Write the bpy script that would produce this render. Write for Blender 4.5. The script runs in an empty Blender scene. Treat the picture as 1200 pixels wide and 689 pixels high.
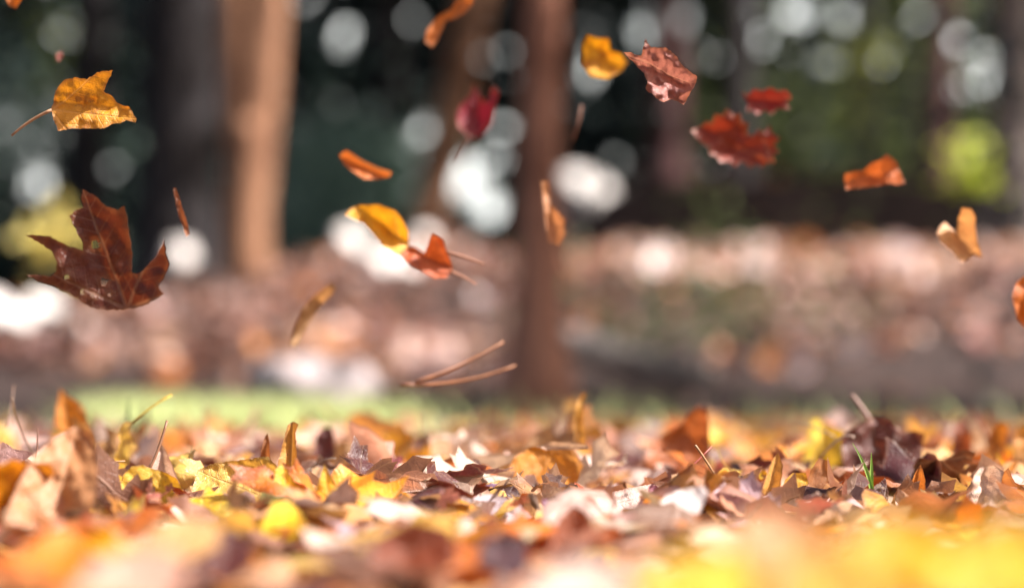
import bpy, bmesh, math, random
import numpy as np
from mathutils import Vector, Matrix, Euler, noise
from mathutils.geometry import delaunay_2d_cdt

R = math.radians
rng = random.Random(7)
sc = bpy.context.scene
col = sc.collection

# ---------------------------------------------------------------- camera
CAM_H = 0.105
FPX = 2833.0                      # focal length in photo pixels (1200 wide)
PITCH = R(2.05)
cam_d = bpy.data.cameras.new('camera')
cam_d.sensor_width = 36.0
cam_d.lens = 36.0 * FPX / 1200.0
cam_d.clip_start = 0.02
cam_d.clip_end = 2000
cam_d.dof.use_dof = True
cam_d.dof.focus_distance = 1.70
cam_d.dof.aperture_fstop = 2.75
cam = bpy.data.objects.new('camera', cam_d)
col.objects.link(cam)
cam.location = (0, 0, CAM_H)
cam.rotation_euler = (R(90) + PITCH, 0, 0)
sc.camera = cam
C0 = Vector((0, 0, CAM_H))
FW = Vector((0, math.cos(PITCH), math.sin(PITCH)))
UP = Vector((0, -math.sin(PITCH), math.cos(PITCH)))
RT = Vector((1, 0, 0))

# ---------------------------------------------------------------- world and sun
SUN_AZ, SUN_EL = R(95), R(48)
w = bpy.data.worlds.new('World')
sc.world = w
w.use_nodes = True
nt = w.node_tree
nt.nodes.clear()
sky = nt.nodes.new('ShaderNodeTexSky')
sky.sky_type = 'NISHITA'
sky.sun_disc = False
sky.sun_elevation = SUN_EL
sky.sun_rotation = SUN_AZ
sky.dust_density = 8.0
sky.air_density = 1.3
bg = nt.nodes.new('ShaderNodeBackground')
bg.inputs['Strength'].default_value = 0.065
wo = nt.nodes.new('ShaderNodeOutputWorld')
# an added bank of bright cloud, made up to whiten gaps in the wood
wtc = nt.nodes.new('ShaderNodeTexCoord')
wsp = nt.nodes.new('ShaderNodeSeparateXYZ')
nt.links.new(wtc.outputs['Generated'], wsp.inputs[0])
wno = nt.nodes.new('ShaderNodeTexNoise')
wno.inputs['Scale'].default_value = 22.0
wno.inputs['Detail'].default_value = 4.0
nt.links.new(wtc.outputs['Generated'], wno.inputs['Vector'])


def wramp(sock, a, b):
    m = nt.nodes.new('ShaderNodeMapRange')
    m.interpolation_type = 'SMOOTHSTEP'
    nt.links.new(sock, m.inputs[0])
    m.inputs[1].default_value, m.inputs[2].default_value = a, b
    return m.outputs[0]


def wmul(a, b):
    m = nt.nodes.new('ShaderNodeMath')
    m.operation = 'MULTIPLY'
    nt.links.new(a, m.inputs[0]); nt.links.new(b, m.inputs[1])
    return m.outputs[0]


cov = wmul(wmul(wramp(wsp.outputs[2], .30, .12), wramp(wsp.outputs[1], .55, .85)), wramp(wno.outputs['Fac'], .36, .60))
wmx = nt.nodes.new('ShaderNodeMix')
wmx.data_type = 'RGBA'
nt.links.new(cov, wmx.inputs[0])
nt.links.new(sky.outputs[0], wmx.inputs[6])
wmx.inputs[7].default_value = (19.0, 19.4, 18.6, 1)
nt.links.new(wmx.outputs[2], bg.inputs[0])
nt.links.new(bg.outputs[0], wo.inputs[0])
sd = bpy.data.lights.new('sun', 'SUN')
sd.energy = 5.0
sd.angle = R(0.5)
sd.color = (1.0, 0.92, 0.87)
sun = bpy.data.objects.new('sun', sd)
col.objects.link(sun)
to_sun = Vector((math.sin(SUN_AZ) * math.cos(SUN_EL), math.cos(SUN_AZ) * math.cos(SUN_EL), math.sin(SUN_EL)))
sun.rotation_euler = to_sun.to_track_quat('Z', 'Y').to_euler()
sun.location = to_sun * 50

sc.view_settings.view_transform = 'Standard'
sc.view_settings.look = 'None'
sc.view_settings.gamma = 1.0
sc.view_settings.use_curve_mapping = False
sc.view_settings.exposure = 1.52
sc.cycles.use_denoising = True
sc.cycles.max_bounces = 8
sc.cycles.transparent_max_bounces = 4
sc.cycles.sample_clamp_indirect = 6.0


# ---------------------------------------------------------------- helpers
def P(px, py, d):
    return C0 + d * (FW + RT * ((px - 600) / FPX) + UP * ((344.5 - py) / FPX))


def proj(p):
    q = p - C0
    d = q.dot(FW)
    if d < 0.01:
        return -9999, -9999, d
    return 600 + FPX * q.dot(RT) / d, 344.5 - FPX * q.dot(UP) / d, d


def smooth(a, b, x):
    t = min(1.0, max(0.0, (x - a) / (b - a)))
    return t * t * (3 - 2 * t)


def tag(o, label=None, cat=None, group=None, kind=None):
    if label: o['label'] = label
    if cat: o['category'] = cat
    if group: o['group'] = group
    if kind: o['kind'] = kind
    return o


def obj(name, me, parent=None):
    o = bpy.data.objects.new(name, me)
    col.objects.link(o)
    if parent:
        o.parent = parent
    return o


def mesh_from(name, verts, faces, mat=None, smooth_=True):
    me = bpy.data.meshes.new(name)
    me.from_pydata([tuple(v) for v in verts], [], faces)
    if mat: me.materials.append(mat)
    if smooth_:
        me.polygons.foreach_set('use_smooth', [True] * len(me.polygons))
    me.update()
    return me


def mesh_np(name, V, F3, mat, smooth_=True, F4=None):
    """big triangle (or quad) mesh from numpy arrays"""
    me = bpy.data.meshes.new(name)
    F = F3 if F4 is None else F4
    k = F.shape[1]
    me.vertices.add(len(V))
    me.vertices.foreach_set('co', np.asarray(V, np.float32).ravel())
    me.loops.add(len(F) * k)
    me.loops.foreach_set('vertex_index', np.asarray(F, np.int32).ravel())
    me.polygons.add(len(F))
    me.polygons.foreach_set('loop_start', np.arange(0, len(F) * k, k, dtype=np.int32))
    me.update(calc_edges=True)
    me.validate()
    if smooth_:
        me.polygons.foreach_set('use_smooth', np.ones(len(me.polygons), bool))
    me.materials.append(mat)
    return me


# ---------------------------------------------------------------- node shorthand
class NT:
    def __init__(self, name):
        self.m = bpy.data.materials.new(name)
        self.m.use_nodes = True
        self.t = self.m.node_tree
        self.t.nodes.clear()
        self.out = self.t.nodes.new('ShaderNodeOutputMaterial')

    def n(self, kind, **kw):
        x = self.t.nodes.new('ShaderNode' + kind)
        for k, v in kw.items():
            setattr(x, k, v)
        return x

    def set(self, sock, v):
        if hasattr(v, 'is_output'):
            self.t.links.new(v, sock)
        else:
            sock.default_value = v

    def math(self, op, a, b=0.0, c=0.0, clamp=False):
        x = self.n('Math', operation=op, use_clamp=clamp)
        for i, v in enumerate((a, b, c)):
            if i < len(x.inputs): self.set(x.inputs[i], v)
        return x.outputs[0]

    def mr(self, v, a, b, c=0.0, d=1.0, sm=True):
        x = self.n('MapRange', interpolation_type='SMOOTHSTEP' if sm else 'LINEAR')
        for i, q in enumerate((v, a, b, c, d)):
            self.set(x.inputs[i], q)
        return x.outputs[0]

    def noise(self, vec, scale, detail=3.0, rough=0.55):
        x = self.n('TexNoise')
        if vec is not None: self.set(x.inputs['Vector'], vec)
        x.inputs['Scale'].default_value = scale
        x.inputs['Detail'].default_value = detail
        x.inputs['Roughness'].default_value = rough
        return x.outputs['Fac']

    def mix(self, f, a, b, mode='MIX'):
        x = self.n('Mix', data_type='RGBA', blend_type=mode)
        self.set(x.inputs[0], f)
        self.set(x.inputs[6], a)
        self.set(x.inputs[7], b)
        return x.outputs[2]

    def shader(self, base, rough=0.6, spec=0.4, trans=0.0, tcol=None, height=None, bstr=0.4, bdist=0.01):
        p = self.n('BsdfPrincipled')
        self.set(p.inputs['Base Color'], base)
        self.set(p.inputs['Roughness'], rough)
        self.set(p.inputs['Specular IOR Level'], spec)
        nrm = None
        if height is not None:
            b = self.n('Bump')
            b.inputs['Strength'].default_value = bstr
            b.inputs['Distance'].default_value = bdist
            self.set(b.inputs['Height'], height)
            nrm = b.outputs[0]
            self.set(p.inputs['Normal'], nrm)
        res = p.outputs[0]
        if trans:
            t = self.n('BsdfTranslucent')
            self.set(t.inputs['Color'], tcol if tcol is not None else base)
            if nrm is not None: self.set(t.inputs['Normal'], nrm)
            ms = self.n('MixShader')
            self.set(ms.inputs[0], trans)
            self.set(ms.inputs[1], res)
            self.set(ms.inputs[2], t.outputs[0])
            res = ms.outputs[0]
        self.set(self.out.inputs[0], res)
        return self.m


def rgba(c):
    return (c[0], c[1], c[2], 1.0)


def leaf_material(name, individual, trans=0.38, rough=0.42, waxy=0.0):
    """dry leaf: veins from the leaf's own coordinates, blotches, spots, brown margins"""
    g = NT(name)
    if individual:
        oi = g.n('ObjectInfo')
        colr, rnd = oi.outputs['Color'], oi.outputs['Random']
    else:
        a = g.n('Attribute', attribute_name='lcol')
        colr = a.outputs['Color']
        b = g.n('Attribute', attribute_name='lrnd')
        rnd = b.outputs['Fac']
    uvn = g.n('UVMap', uv_map='UVMap')
    sx = g.n('SeparateXYZ')
    g.set(sx.inputs[0], uvn.outputs[0])
    u, v = g.math('ABSOLUTE', sx.outputs[0]), sx.outputs[1]
    eat = g.n('Attribute', attribute_name='edge').outputs['Fac']
    kind = g.n('Attribute', attribute_name='palm').outputs['Fac']
    cm = g.n('CombineXYZ')
    g.set(cm.inputs[0], sx.outputs[0]); g.set(cm.inputs[1], v)
    g.set(cm.inputs[2], g.math('MULTIPLY', rnd, 43.0))
    pv = cm.outputs[0]
    n1 = g.noise(pv, 3.2, 5.0, 0.62)
    n2 = g.noise(pv, 24.0, 3.0)
    n3 = g.noise(pv, 60.0, 2.0)

    def ray(deg):
        ca, sa = math.cos(R(deg)), math.sin(R(deg))
        t = g.math('ADD', g.math('MULTIPLY', u, sa), g.math('MULTIPLY', v, ca))
        q = g.math('ABSOLUTE', g.math('SUBTRACT', g.math('MULTIPLY', u, ca), g.math('MULTIPLY', v, sa)))
        wd = g.math('SUBTRACT', 0.022, g.math('MULTIPLY', t, 0.014))
        m = g.mr(q, g.math('MULTIPLY', wd, 0.35), wd, 1.0, 0.0)
        m = g.math('MULTIPLY', m, g.math('GREATER_THAN', t, 0.0))
        s = g.math('SINE', g.math('MULTIPLY', g.math('SUBTRACT', t, g.math('MULTIPLY', q, 0.75)), 62.0))
        s = g.mr(s, 0.86, 1.0)
        near = g.mr(q, 0.02, 0.2, 1.0, 0.0)
        return m, g.math('MULTIPLY', g.math('MULTIPLY', s, near), 0.55)

    m0, s0 = ray(0)
    m1, s1 = ray(44)
    m2, s2 = ray(92)
    side = g.math('MAXIMUM', g.math('MAXIMUM', m1, s1), g.math('MAXIMUM', m2, s2))
    vein = g.math('MAXIMUM', g.math('MAXIMUM', m0, s0), g.math('MULTIPLY', side, kind))
    vo = g.n('TexVoronoi', feature='DISTANCE_TO_EDGE')
    g.set(vo.inputs['Vector'], pv)
    vo.inputs['Scale'].default_value = 26.0
    net = g.mr(vo.outputs['Distance'], 0.0, 0.09, 1.0, 0.0)
    dark = g.mix(1.0, colr, (0.50, 0.30, 0.22, 1), 'MULTIPLY')
    base = g.mix(g.math('MULTIPLY', g.mr(n1, 0.46, 0.66), g.math('ADD', .2, g.math('MULTIPLY', g.math('FRACT', g.math('MULTIPLY', rnd, 7.3)), .6))), colr, dark)
    base = g.mix(g.math('MULTIPLY', g.mr(n2, 0.62, 0.72), 0.5), base, (0.07, 0.03, 0.016, 1))
    em = g.math('MULTIPLY', g.mr(g.math('ADD', eat, g.math('MULTIPLY', n1, 0.10)), 0.04, 0.10, 1.0, 0.0), 0.65)
    base = g.mix(em, base, (0.20, 0.075, 0.03, 1))
    light = g.mix(0.28, colr, (0.75, 0.55, 0.36, 1))
    base = g.mix(g.math('MULTIPLY', vein, 0.36), base, light)
    base = g.mix(g.math('MULTIPLY', net, 0.16), base, dark)
    pale = g.mix(0.22, base, (0.68, 0.48, 0.38, 1))
    gm = g.n('NewGeometry')
    base = g.mix(gm.outputs['Backfacing'], base, pale)
    tc = g.mix(1.0, base, (1.0, 0.82, 0.62, 1), 'MULTIPLY')
    h = g.math('ADD', g.math('MULTIPLY', vein, -0.9), g.math('ADD', g.math('MULTIPLY', net, -0.25), g.math('MULTIPLY', n3, 0.4)))
    h = g.math('ADD', h, g.math('MULTIPLY', n2, 0.8))
    ro = g.mr(n2, 0.3, 0.7, rough - 0.08, rough + 0.15)
    if waxy:
        ro = g.math('SUBTRACT', ro, g.math('MULTIPLY', g.math('LESS_THAN', rnd, waxy), rough - .23), clamp=True)
    g.shader(base, ro, 0.55, trans, tc, h, 0.55, 0.0012)
    return g.m


M_LEAF = leaf_material('dry_leaf', True)
M_LITTER = leaf_material('dry_leaf_litter', False)


def stalk_material():
    g = NT('leaf_stalk')
    oi = g.n('ObjectInfo')
    geo = g.n('NewGeometry')
    n = g.noise(geo.outputs['Position'], 240.0, 3.0)
    b = g.mix(n, oi.outputs['Color'], (0.12, 0.05, 0.025, 1))
    return g.shader(b, 0.5, 0.4)


M_STALK = stalk_material()

# ---------------------------------------------------------------- leaf shapes
MAPLE = [(0.03, 0.01), (0.14, -0.06), (0.26, -0.10), (0.38, -0.08), (0.33, 0.01), (0.40, 0.05), (0.31, 0.12), (0.27, 0.15),
         (0.40, 0.19), (0.47, 0.18), (0.50, 0.26), (0.63, 0.38), (0.50, 0.41), (0.47, 0.50), (0.36, 0.46), (0.25, 0.43), (0.18, 0.44),
         (0.22, 0.56), (0.31, 0.63), (0.21, 0.69), (0.20, 0.79), (0.09, 0.84), (0.0, 1.0)]
THREE = [(0.02, 0.0), (0.12, -0.02), (0.25, 0.05), (0.34, 0.16), (0.33, 0.28), (0.42, 0.40), (0.50, 0.58), (0.38, 0.58), (0.30, 0.60),
         (0.20, 0.58), (0.21, 0.68), (0.17, 0.80), (0.09, 0.88), (0.0, 1.0)]
OVAL = [(0.01, 0.0), (0.10, 0.05), (0.19, 0.14), (0.26, 0.27), (0.29, 0.41), (0.27, 0.56), (0.22, 0.70), (0.14, 0.83), (0.06, 0.93), (0.0, 1.0)]
NARROW = [(0.01, 0.0), (0.06, 0.06), (0.11, 0.18), (0.145, 0.34), (0.15, 0.5), (0.13, 0.66), (0.09, 0.81), (0.04, 0.93), (0.0, 1.0)]
KINDS = {'maple': (MAPLE, 1.0), 'three': (THREE, 1.0), 'oval': (OVAL, 0.0), 'narrow': (NARROW, 0.0)}


def in_poly(x, y, poly):
    c = False
    j = len(poly) - 1
    for i in range(len(poly)):
        xi, yi = poly[i]; xj, yj = poly[j]
        if (yi > y) != (yj > y) and x < (xj - xi) * (y - yi) / (yj - yi) + xi:
            c = not c
        j = i
    return c


def densify(poly, step, r, jag):
    out = []
    n = len(poly)
    for i in range(n):
        a, b = poly[i], poly[(i + 1) % n]
        L = math.hypot(b[0] - a[0], b[1] - a[1])
        k = max(1, int(L / step))
        nx, ny = (b[1] - a[1]) / (L + 1e-9), -(b[0] - a[0]) / (L + 1e-9)
        for t in range(k):
            f = t / k
            o = 0 if t == 0 else r.uniform(-jag, jag)
            out.append((a[0] + (b[0] - a[0]) * f + nx * o, a[1] + (b[1] - a[1]) * f + ny * o))
    return out


def tri_poly(poly, step, r, jag=0.008, holes=()):
    """fill an outline with an even triangle net; returns verts, faces, distance to the edge"""
    ring = densify(poly, step, r, jag)
    rings = [ring] + [[(hx + hr * math.cos(a) * r.uniform(.7, 1.2), hy + hr * math.sin(a) * r.uniform(.7, 1.2)) for a in [k * math.tau / 7 for k in range(7)]] for hx, hy, hr in holes]
    pts, edges = [], []
    for rg in rings:
        s = len(pts)
        pts += rg
        edges += [(s + i, s + (i + 1) % len(rg)) for i in range(len(rg))]
    nb = len(pts)
    xs = [p[0] for p in ring]; ys = [p[1] for p in ring]
    segs = np.array([[*pts[a], *pts[b]] for a, b in edges])

    def dist(x, y):
        d = segs[:, 2:] - segs[:, :2]
        t = np.clip(((x - segs[:, 0]) * d[:, 0] + (y - segs[:, 1]) * d[:, 1]) / (np.sum(d * d, 1) + 1e-12), 0, 1)
        return float(np.min(np.hypot(segs[:, 0] + t * d[:, 0] - x, segs[:, 1] + t * d[:, 1] - y)))

    y = min(ys) + step * .5
    row = 0
    while y < max(ys):
        x = min(xs) + (step * .5 if row % 2 else 0)
        while x < max(xs):
            px, py = x + r.uniform(-.18, .18) * step, y + r.uniform(-.18, .18) * step
            if in_poly(px, py, ring) and dist(px, py) > step * .45:
                pts.append((px, py))
            x += step
        y += step * .87
        row += 1
    V, E, F, *_ = delaunay_2d_cdt([Vector(p) for p in pts], edges, [], 1, 1e-6)
    V = [(v.x, v.y) for v in V]
    faces = []
    for f in F:
        cx = sum(V[i][0] for i in f) / len(f); cy = sum(V[i][1] for i in f) / len(f)
        if not in_poly(cx, cy, ring): continue
        if any(math.hypot(cx - hx, cy - hy) < hr * .62 for hx, hy, hr in holes): continue
        faces.append(tuple(f))
    ed = [dist(*v) for v in V]
    return V, faces, ed


class Bend:
    """turns flat leaf coordinates (length 1) into a curled, folded, crinkled dry leaf"""
    def __init__(s, r, curl=1.0, crinkle=1.0):
        s.fold = r.uniform(-.15, .55) * curl
        s.k1 = r.gauss(0, .7) * curl + 0.001
        s.k2 = r.gauss(.5, .9) * curl + 0.001
        s.a2 = r.uniform(-.7, .7)
        s.tw = r.gauss(0, .5) * curl
        s.off = Vector((r.uniform(-50, 50), r.uniform(-50, 50), r.uniform(-50, 50)))
        s.cr = r.uniform(.05, .12) * crinkle
        s.edge = r.uniform(-.2, .5) * curl

    def __call__(s, u, v):
        n = noise.noise(Vector((u * 2.2, v * 2.2, 0)) + s.off)
        n2 = noise.noise(Vector((u * 6.5, v * 6.5, 3)) + s.off)
        n3 = noise.noise(Vector((u * 15, v * 15, 9)) + s.off)
        z = abs(u) * s.fold + s.cr * (n * 1.6 + n2 * .55 + n3 * .18) + s.edge * u * u
        x, y = u, v - .45
        a = s.tw * y
        x, z = x * math.cos(a) - z * math.sin(a), x * math.sin(a) + z * math.cos(a)
        # roll about a slanted axis, then along the midrib
        for k, ang in ((s.k2, s.a2), (s.k1, math.pi / 2 + s.a2 * .3)):
            ca, sa = math.cos(ang), math.sin(ang)
            p, q = x * ca + y * sa, -x * sa + y * ca
            p2 = math.sin(k * p) / k - z * math.sin(k * p)
            z = (1 - math.cos(k * p)) / k + z * math.cos(k * p)
            x, y = p2 * ca - q * sa, p2 * sa + q * ca
        return Vector((x, y, z))


def outline(kind, r):
    half, palm = KINDS[kind]
    j = lambda a: r.uniform(-a, a)
    asym = r.uniform(.9, 1.1)
    rt = [(x * asym + j(.015), y + j(.015)) for x, y in half]
    lt = [(-x / asym + j(.015), y + j(.015)) for x, y in half[:-1]][::-1]
    return rt + lt, palm


def leaf_arrays(kind, r, step, curl=1.0, holes=()):
    poly, palm = outline(kind, r)
    V, F, ed = tri_poly(poly, step, r, .012 if kind in ('oval', 'narrow') else .008, holes)
    b = Bend(r, curl, 1.0 + .5 * curl)
    return V, F, ed, palm, b, [b(*q) for q in V]


def put_leaf_attrs(me, uv, ed, palm):
    l = me.uv_layers.new(name='UVMap')
    vi = np.empty(len(me.loops), np.int32)
    me.loops.foreach_get('vertex_index', vi)
    l.data.foreach_set('uv', np.asarray(uv, np.float32)[vi].ravel())
    a = me.attributes.new('edge', 'FLOAT', 'POINT')
    a.data.foreach_set('value', np.asarray(ed, np.float32))
    a = me.attributes.new('palm', 'FLOAT', 'POINT')
    a.data.foreach_set('value', np.full(len(me.vertices), palm, np.float32))


def tube(pts, r0, r1, sides=6):
    """closed tapered tube along points"""
    V, F = [], []
    n = len(pts)
    for i, p in enumerate(pts):
        t = (pts[min(n - 1, i + 1)] - pts[max(0, i - 1)]).normalized()
        a = t.orthogonal().normalized() if i == 0 else (a - t * a.dot(t)).normalized()
        b = t.cross(a)
        rr = r0 + (r1 - r0) * i / (n - 1)
        for k in range(sides):
            q = math.tau * k / sides
            V.append(p + (a * math.cos(q) + b * math.sin(q)) * rr)
    for i in range(n - 1):
        for k in range(sides):
            F.append((i * sides + k, i * sides + (k + 1) % sides, (i + 1) * sides + (k + 1) % sides, (i + 1) * sides + k))
    F.append(tuple(range(sides))[::-1])
    F.append(tuple((n - 1) * sides + k for k in range(sides)))
    return V, F


def bezier(a, b, c, n=9):
    return [(a * (1 - t) + b * t) * (1 - t) + (b * (1 - t) + c * t) * t for t in [i / (n - 1) for i in range(n)]]


# ---------------------------------------------------------------- the ground
def ground_h(x, y):
    """height of the woodland floor: flat leaf bed, then a leafy slope, a bank and a ledge above it"""
    left = smooth(-2.6, -.6, x)
    s = 0.62 + 0.38 * left
    h = -.016 * smooth(1.55, .8, y)
    h += 0.80 * s * smooth(6.6, 14.2, y)
    h += 0.62 * smooth(.0, .85, x) * smooth(15.95, 16.2, y)
    h += 0.55 * s * smooth(16.5, 26, y)
    h += 0.9 * smooth(26, 60, y) + 5 * smooth(60, 300, y)
    f = smooth(4.5, 9, y)
    h += f * (.07 * noise.noise(Vector((x * .55, y * .45, 0))) + .03 * noise.noise(Vector((x * 1.7, y * 1.3, 4))))
    h += .008 * noise.noise(Vector((x * 5, y * 5, 1)))
    return h


def axis(a, b, n, p):
    return [a + (b - a) * (i / n) ** p for i in range(n + 1)]


xs = sorted(set([-v for v in axis(0, 160, 60, 2.4)] + axis(0, 160, 60, 2.4)))
ys = sorted(set([-v for v in axis(0.4, 60, 14, 2)] + axis(-.4, 30, 170, 1.25) + axis(30.5, 330, 26, 1.6)))
nx, ny = len(xs), len(ys)
gv = [(x, y, ground_h(x, y)) for y in ys for x in xs]
gf = [(j * nx + i, j * nx + i + 1, (j + 1) * nx + i + 1, (j + 1) * nx + i) for j in range(ny - 1) for i in range(nx - 1)]
g = NT('woodland_soil')
pos = g.n('NewGeometry').outputs['Position']
n1, n2, n3 = g.noise(pos, .7, 5), g.noise(pos, 9, 5), g.noise(pos, 60, 3)
b = g.mix(g.mr(n2, .35, .65), (.016, .011, .010, 1), (.045, .027, .023, 1))
b = g.mix(g.math('MULTIPLY', g.mr(n1, .5, .6), .5), b, (.062, .038, .032, 1))
M_SOIL = g.shader(b, .9, .2, 0, None, g.math('ADD', n2, g.math('MULTIPLY', n3, .4)), .6, .02)
o = obj('ground', mesh_from('ground', gv, gf, M_SOIL))
tag(o, 'dark brown woodland soil under the fallen leaves', None, None, 'structure')

# ---------------------------------------------------------------- leaf colours
PAL = {
    'tan': (0.50, 0.27, 0.11), 'pale tan': (0.74, 0.58, 0.48), 'pinkish': (0.66, 0.42, 0.37), 'orange': (0.62, 0.17, 0.012),
    'golden': (0.68, 0.31, 0.015), 'yellow': (0.80, 0.50, 0.02), 'rusty': (0.28, 0.06, 0.012), 'maroon': (0.09, 0.018, 0.018),
    'brown': (0.13, 0.045, 0.02), 'mauve': (0.52, 0.38, 0.42), 'red': (0.50, 0.05, 0.03),
}
WGT = [('tan', 13), ('pale tan', 20), ('pinkish', 10), ('orange', 18), ('golden', 19), ('yellow', 11), ('rusty', 15), ('maroon', 12), ('brown', 8), ('mauve', 4), ('red', 2.5)]


def pick_colour(r, near_right=0.0, dark=1.0):
    names = [n for n, _ in WGT]
    ws = [(wt + (near_right * 14 if n in ('yellow', 'golden') else 0)) * (dark if n in ('rusty', 'maroon', 'brown') else 1) for n, wt in WGT]
    n = r.choices(names, ws)[0]
    c = PAL[n]
    k = r.uniform(.8, 1.18)
    return n, tuple(min(.9, max(.01, ch * k * r.uniform(.92, 1.08))) for ch in c)


# ---------------------------------------------------------------- litter as stuff
def litter_stuff(name, label, lib, spots, mat):
    Vs, Fs, UV, ED, PM, CO, RN = [], [], [], [], [], [], []
    off = 0
    for (loc, rot, size, c, li) in spots:
        v, f, uv, ed, palm = lib[li]
        m = np.array(rot) * size
        Vs.append(v @ m.T + np.array(loc))
        Fs.append(f + off)
        UV.append(uv); ED.append(ed)
        PM.append(np.full(len(v), palm)); CO.append(np.tile((*c, 1.0), (len(v), 1))); RN.append(np.full(len(v), rng.random()))
        off += len(v)
    V, F = np.concatenate(Vs), np.concatenate(Fs)
    me = mesh_np(name, V, F, mat)
    vi = np.empty(len(me.loops), np.int32)
    me.loops.foreach_get('vertex_index', vi)
    me.uv_layers.new(name='UVMap').data.foreach_set('uv', np.concatenate(UV).astype(np.float32)[vi].ravel())
    for nm, arr in (('edge', ED), ('palm', PM), ('lrnd', RN)):
        me.attributes.new(nm, 'FLOAT', 'POINT').data.foreach_set('value', np.concatenate(arr).astype(np.float32))
    me.attributes.new('lcol', 'FLOAT_COLOR', 'POINT').data.foreach_set('color', np.concatenate(CO).astype(np.float32).ravel())
    o = obj(name, me)
    return tag(o, label, None, None, 'stuff')


def make_lib(n, step, curl):
    lib = []
    ks = ['maple', 'three', 'oval', 'maple', 'narrow', 'three']
    for i in range(n):
        r = random.Random(900 + i + int(step * 1000))
        V, F, ed, palm, b, P3 = leaf_arrays(ks[i % len(ks)], r, step, curl)
        tr = []
        for f in F:
            for k in range(1, len(f) - 1):
                tr.append((f[0], f[k], f[k + 1]))
        lib.append((np.array([tuple(p) for p in P3]), np.array(tr), np.array(V), np.array(ed), palm))
    return lib


def rot_for(r, tilt):
    e = Matrix.Rotation(r.uniform(0, math.tau), 3, 'Z') @ Matrix.Rotation(r.gauss(0, tilt), 3, 'X') @ Matrix.Rotation(r.gauss(0, tilt), 3, 'Y')
    if r.random() < .45:
        e = e @ Matrix.Rotation(math.pi, 3, 'Y')
    return e @ Matrix.Rotation(r.uniform(0, math.tau), 3, 'Z')


def bed(x, y):
    """thickness of the leaf bed"""
    b = .017 + .010 * noise.noise(Vector((x * 3.1, y * 2.3, 7))) + .006 * noise.noise(Vector((x * 9, y * 8, 2)))
    return b * smooth(5.2, 2.9, y) + .004


lib_mid = make_lib(26, .11, .9)
lib_near = make_lib(12, .12, .35)
lib_mid += lib_near
spots = []
for i in range(5200):
    y = .45 + 4.9 * rng.random() ** 1.35
    hw = .16 + y * .32
    x = rng.uniform(-hw, hw)
    if y > 3.0 and x < -.02 * y and rng.random() < .75 * smooth(3.0, 3.6, y):
        continue
    n, c = pick_colour(rng, smooth(.1, .3, x / y) * smooth(1.3, 1.0, y), 1.5 if y < 1.4 else .95)
    lay = rng.random()
    z = ground_h(x, y) + .003 + bed(x, y) * lay
    dk = .28 + .72 * lay ** .7                 # lower layers coloured darker, standing in for shade in the bed
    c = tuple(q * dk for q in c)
    low = y < 1.46
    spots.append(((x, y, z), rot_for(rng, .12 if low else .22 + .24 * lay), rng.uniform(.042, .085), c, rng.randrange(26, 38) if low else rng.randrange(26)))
for i in range(250):
    y = 1.15 + 1.3 * rng.random()
    x = rng.uniform(-.26, .26) * y
    c = tuple(q * rng.uniform(.35, .8) for q in rng.choice([PAL['tan'], PAL['rusty'], PAL['brown'], PAL['orange'], PAL['pinkish']]))
    spots.append(((x, y, ground_h(x, y) + .004 + bed(x, y) * rng.uniform(.8, 1.5)), rot_for(rng, .6), rng.uniform(.006, .024), c, rng.randrange(26)))
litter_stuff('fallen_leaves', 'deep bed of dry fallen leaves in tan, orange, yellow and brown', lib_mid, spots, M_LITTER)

# far slope leaves, thinned at its foot so dark soil stands in for shade
lib_far = make_lib(12, .24, .8)
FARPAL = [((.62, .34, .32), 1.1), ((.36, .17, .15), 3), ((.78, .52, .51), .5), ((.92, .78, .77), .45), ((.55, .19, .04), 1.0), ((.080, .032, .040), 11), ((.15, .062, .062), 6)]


def painted_sun(x, y):
    """where paler leaf colours paint sunlight onto the slope"""
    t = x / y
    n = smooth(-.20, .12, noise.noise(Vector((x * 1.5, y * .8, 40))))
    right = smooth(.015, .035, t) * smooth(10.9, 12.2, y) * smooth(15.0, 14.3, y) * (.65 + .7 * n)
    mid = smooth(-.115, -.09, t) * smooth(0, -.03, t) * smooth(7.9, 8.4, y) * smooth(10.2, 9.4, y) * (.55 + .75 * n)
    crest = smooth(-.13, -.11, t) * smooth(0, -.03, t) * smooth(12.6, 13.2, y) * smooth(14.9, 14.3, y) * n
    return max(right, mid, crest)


spots = []
for i in range(15000):
    y = 6.5 + 19 * rng.random() ** .9
    hw = 1.0 + y * .34
    x = rng.uniform(-hw, hw)
    edge0 = 8.9 if x > .1 else 7.6 + 1.0 * smooth(-.12, -.17, x / y)
    cover = .03 + .97 * smooth(edge0, edge0 + .9, y + .8 * noise.noise(Vector((x, y * .5, 3))))
    if y > 16.3: cover *= .35
    elif y > 15.2 and x > -.2: cover *= .06
    if y > 16.5: cover = max(cover, .25)
    cover *= smooth(-.42, -.05, noise.noise(Vector((x * .8, y * .5, 21))) + .15)
    if rng.random() > cover: continue
    sun_amt = painted_sun(x, y)
    c = rng.choices([p[0] for p in FARPAL], [p[1] * (1 + sun_amt * (5.5 if p[0][0] > .5 else -.65)) for p in FARPAL])[0]  # paler leaves stand in for sun, darker ones for shade
    k = rng.uniform(.8, 1.2)
    spots.append(((x, y, ground_h(x, y) + rng.uniform(.005, .03)), rot_for(rng, .95 if rng.random() < .4 else .4), rng.uniform(.07, .13) * (1.35 if rng.random() < .08 else 1), tuple(min(.93, ch * k) for ch in c), rng.randrange(12)))
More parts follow.
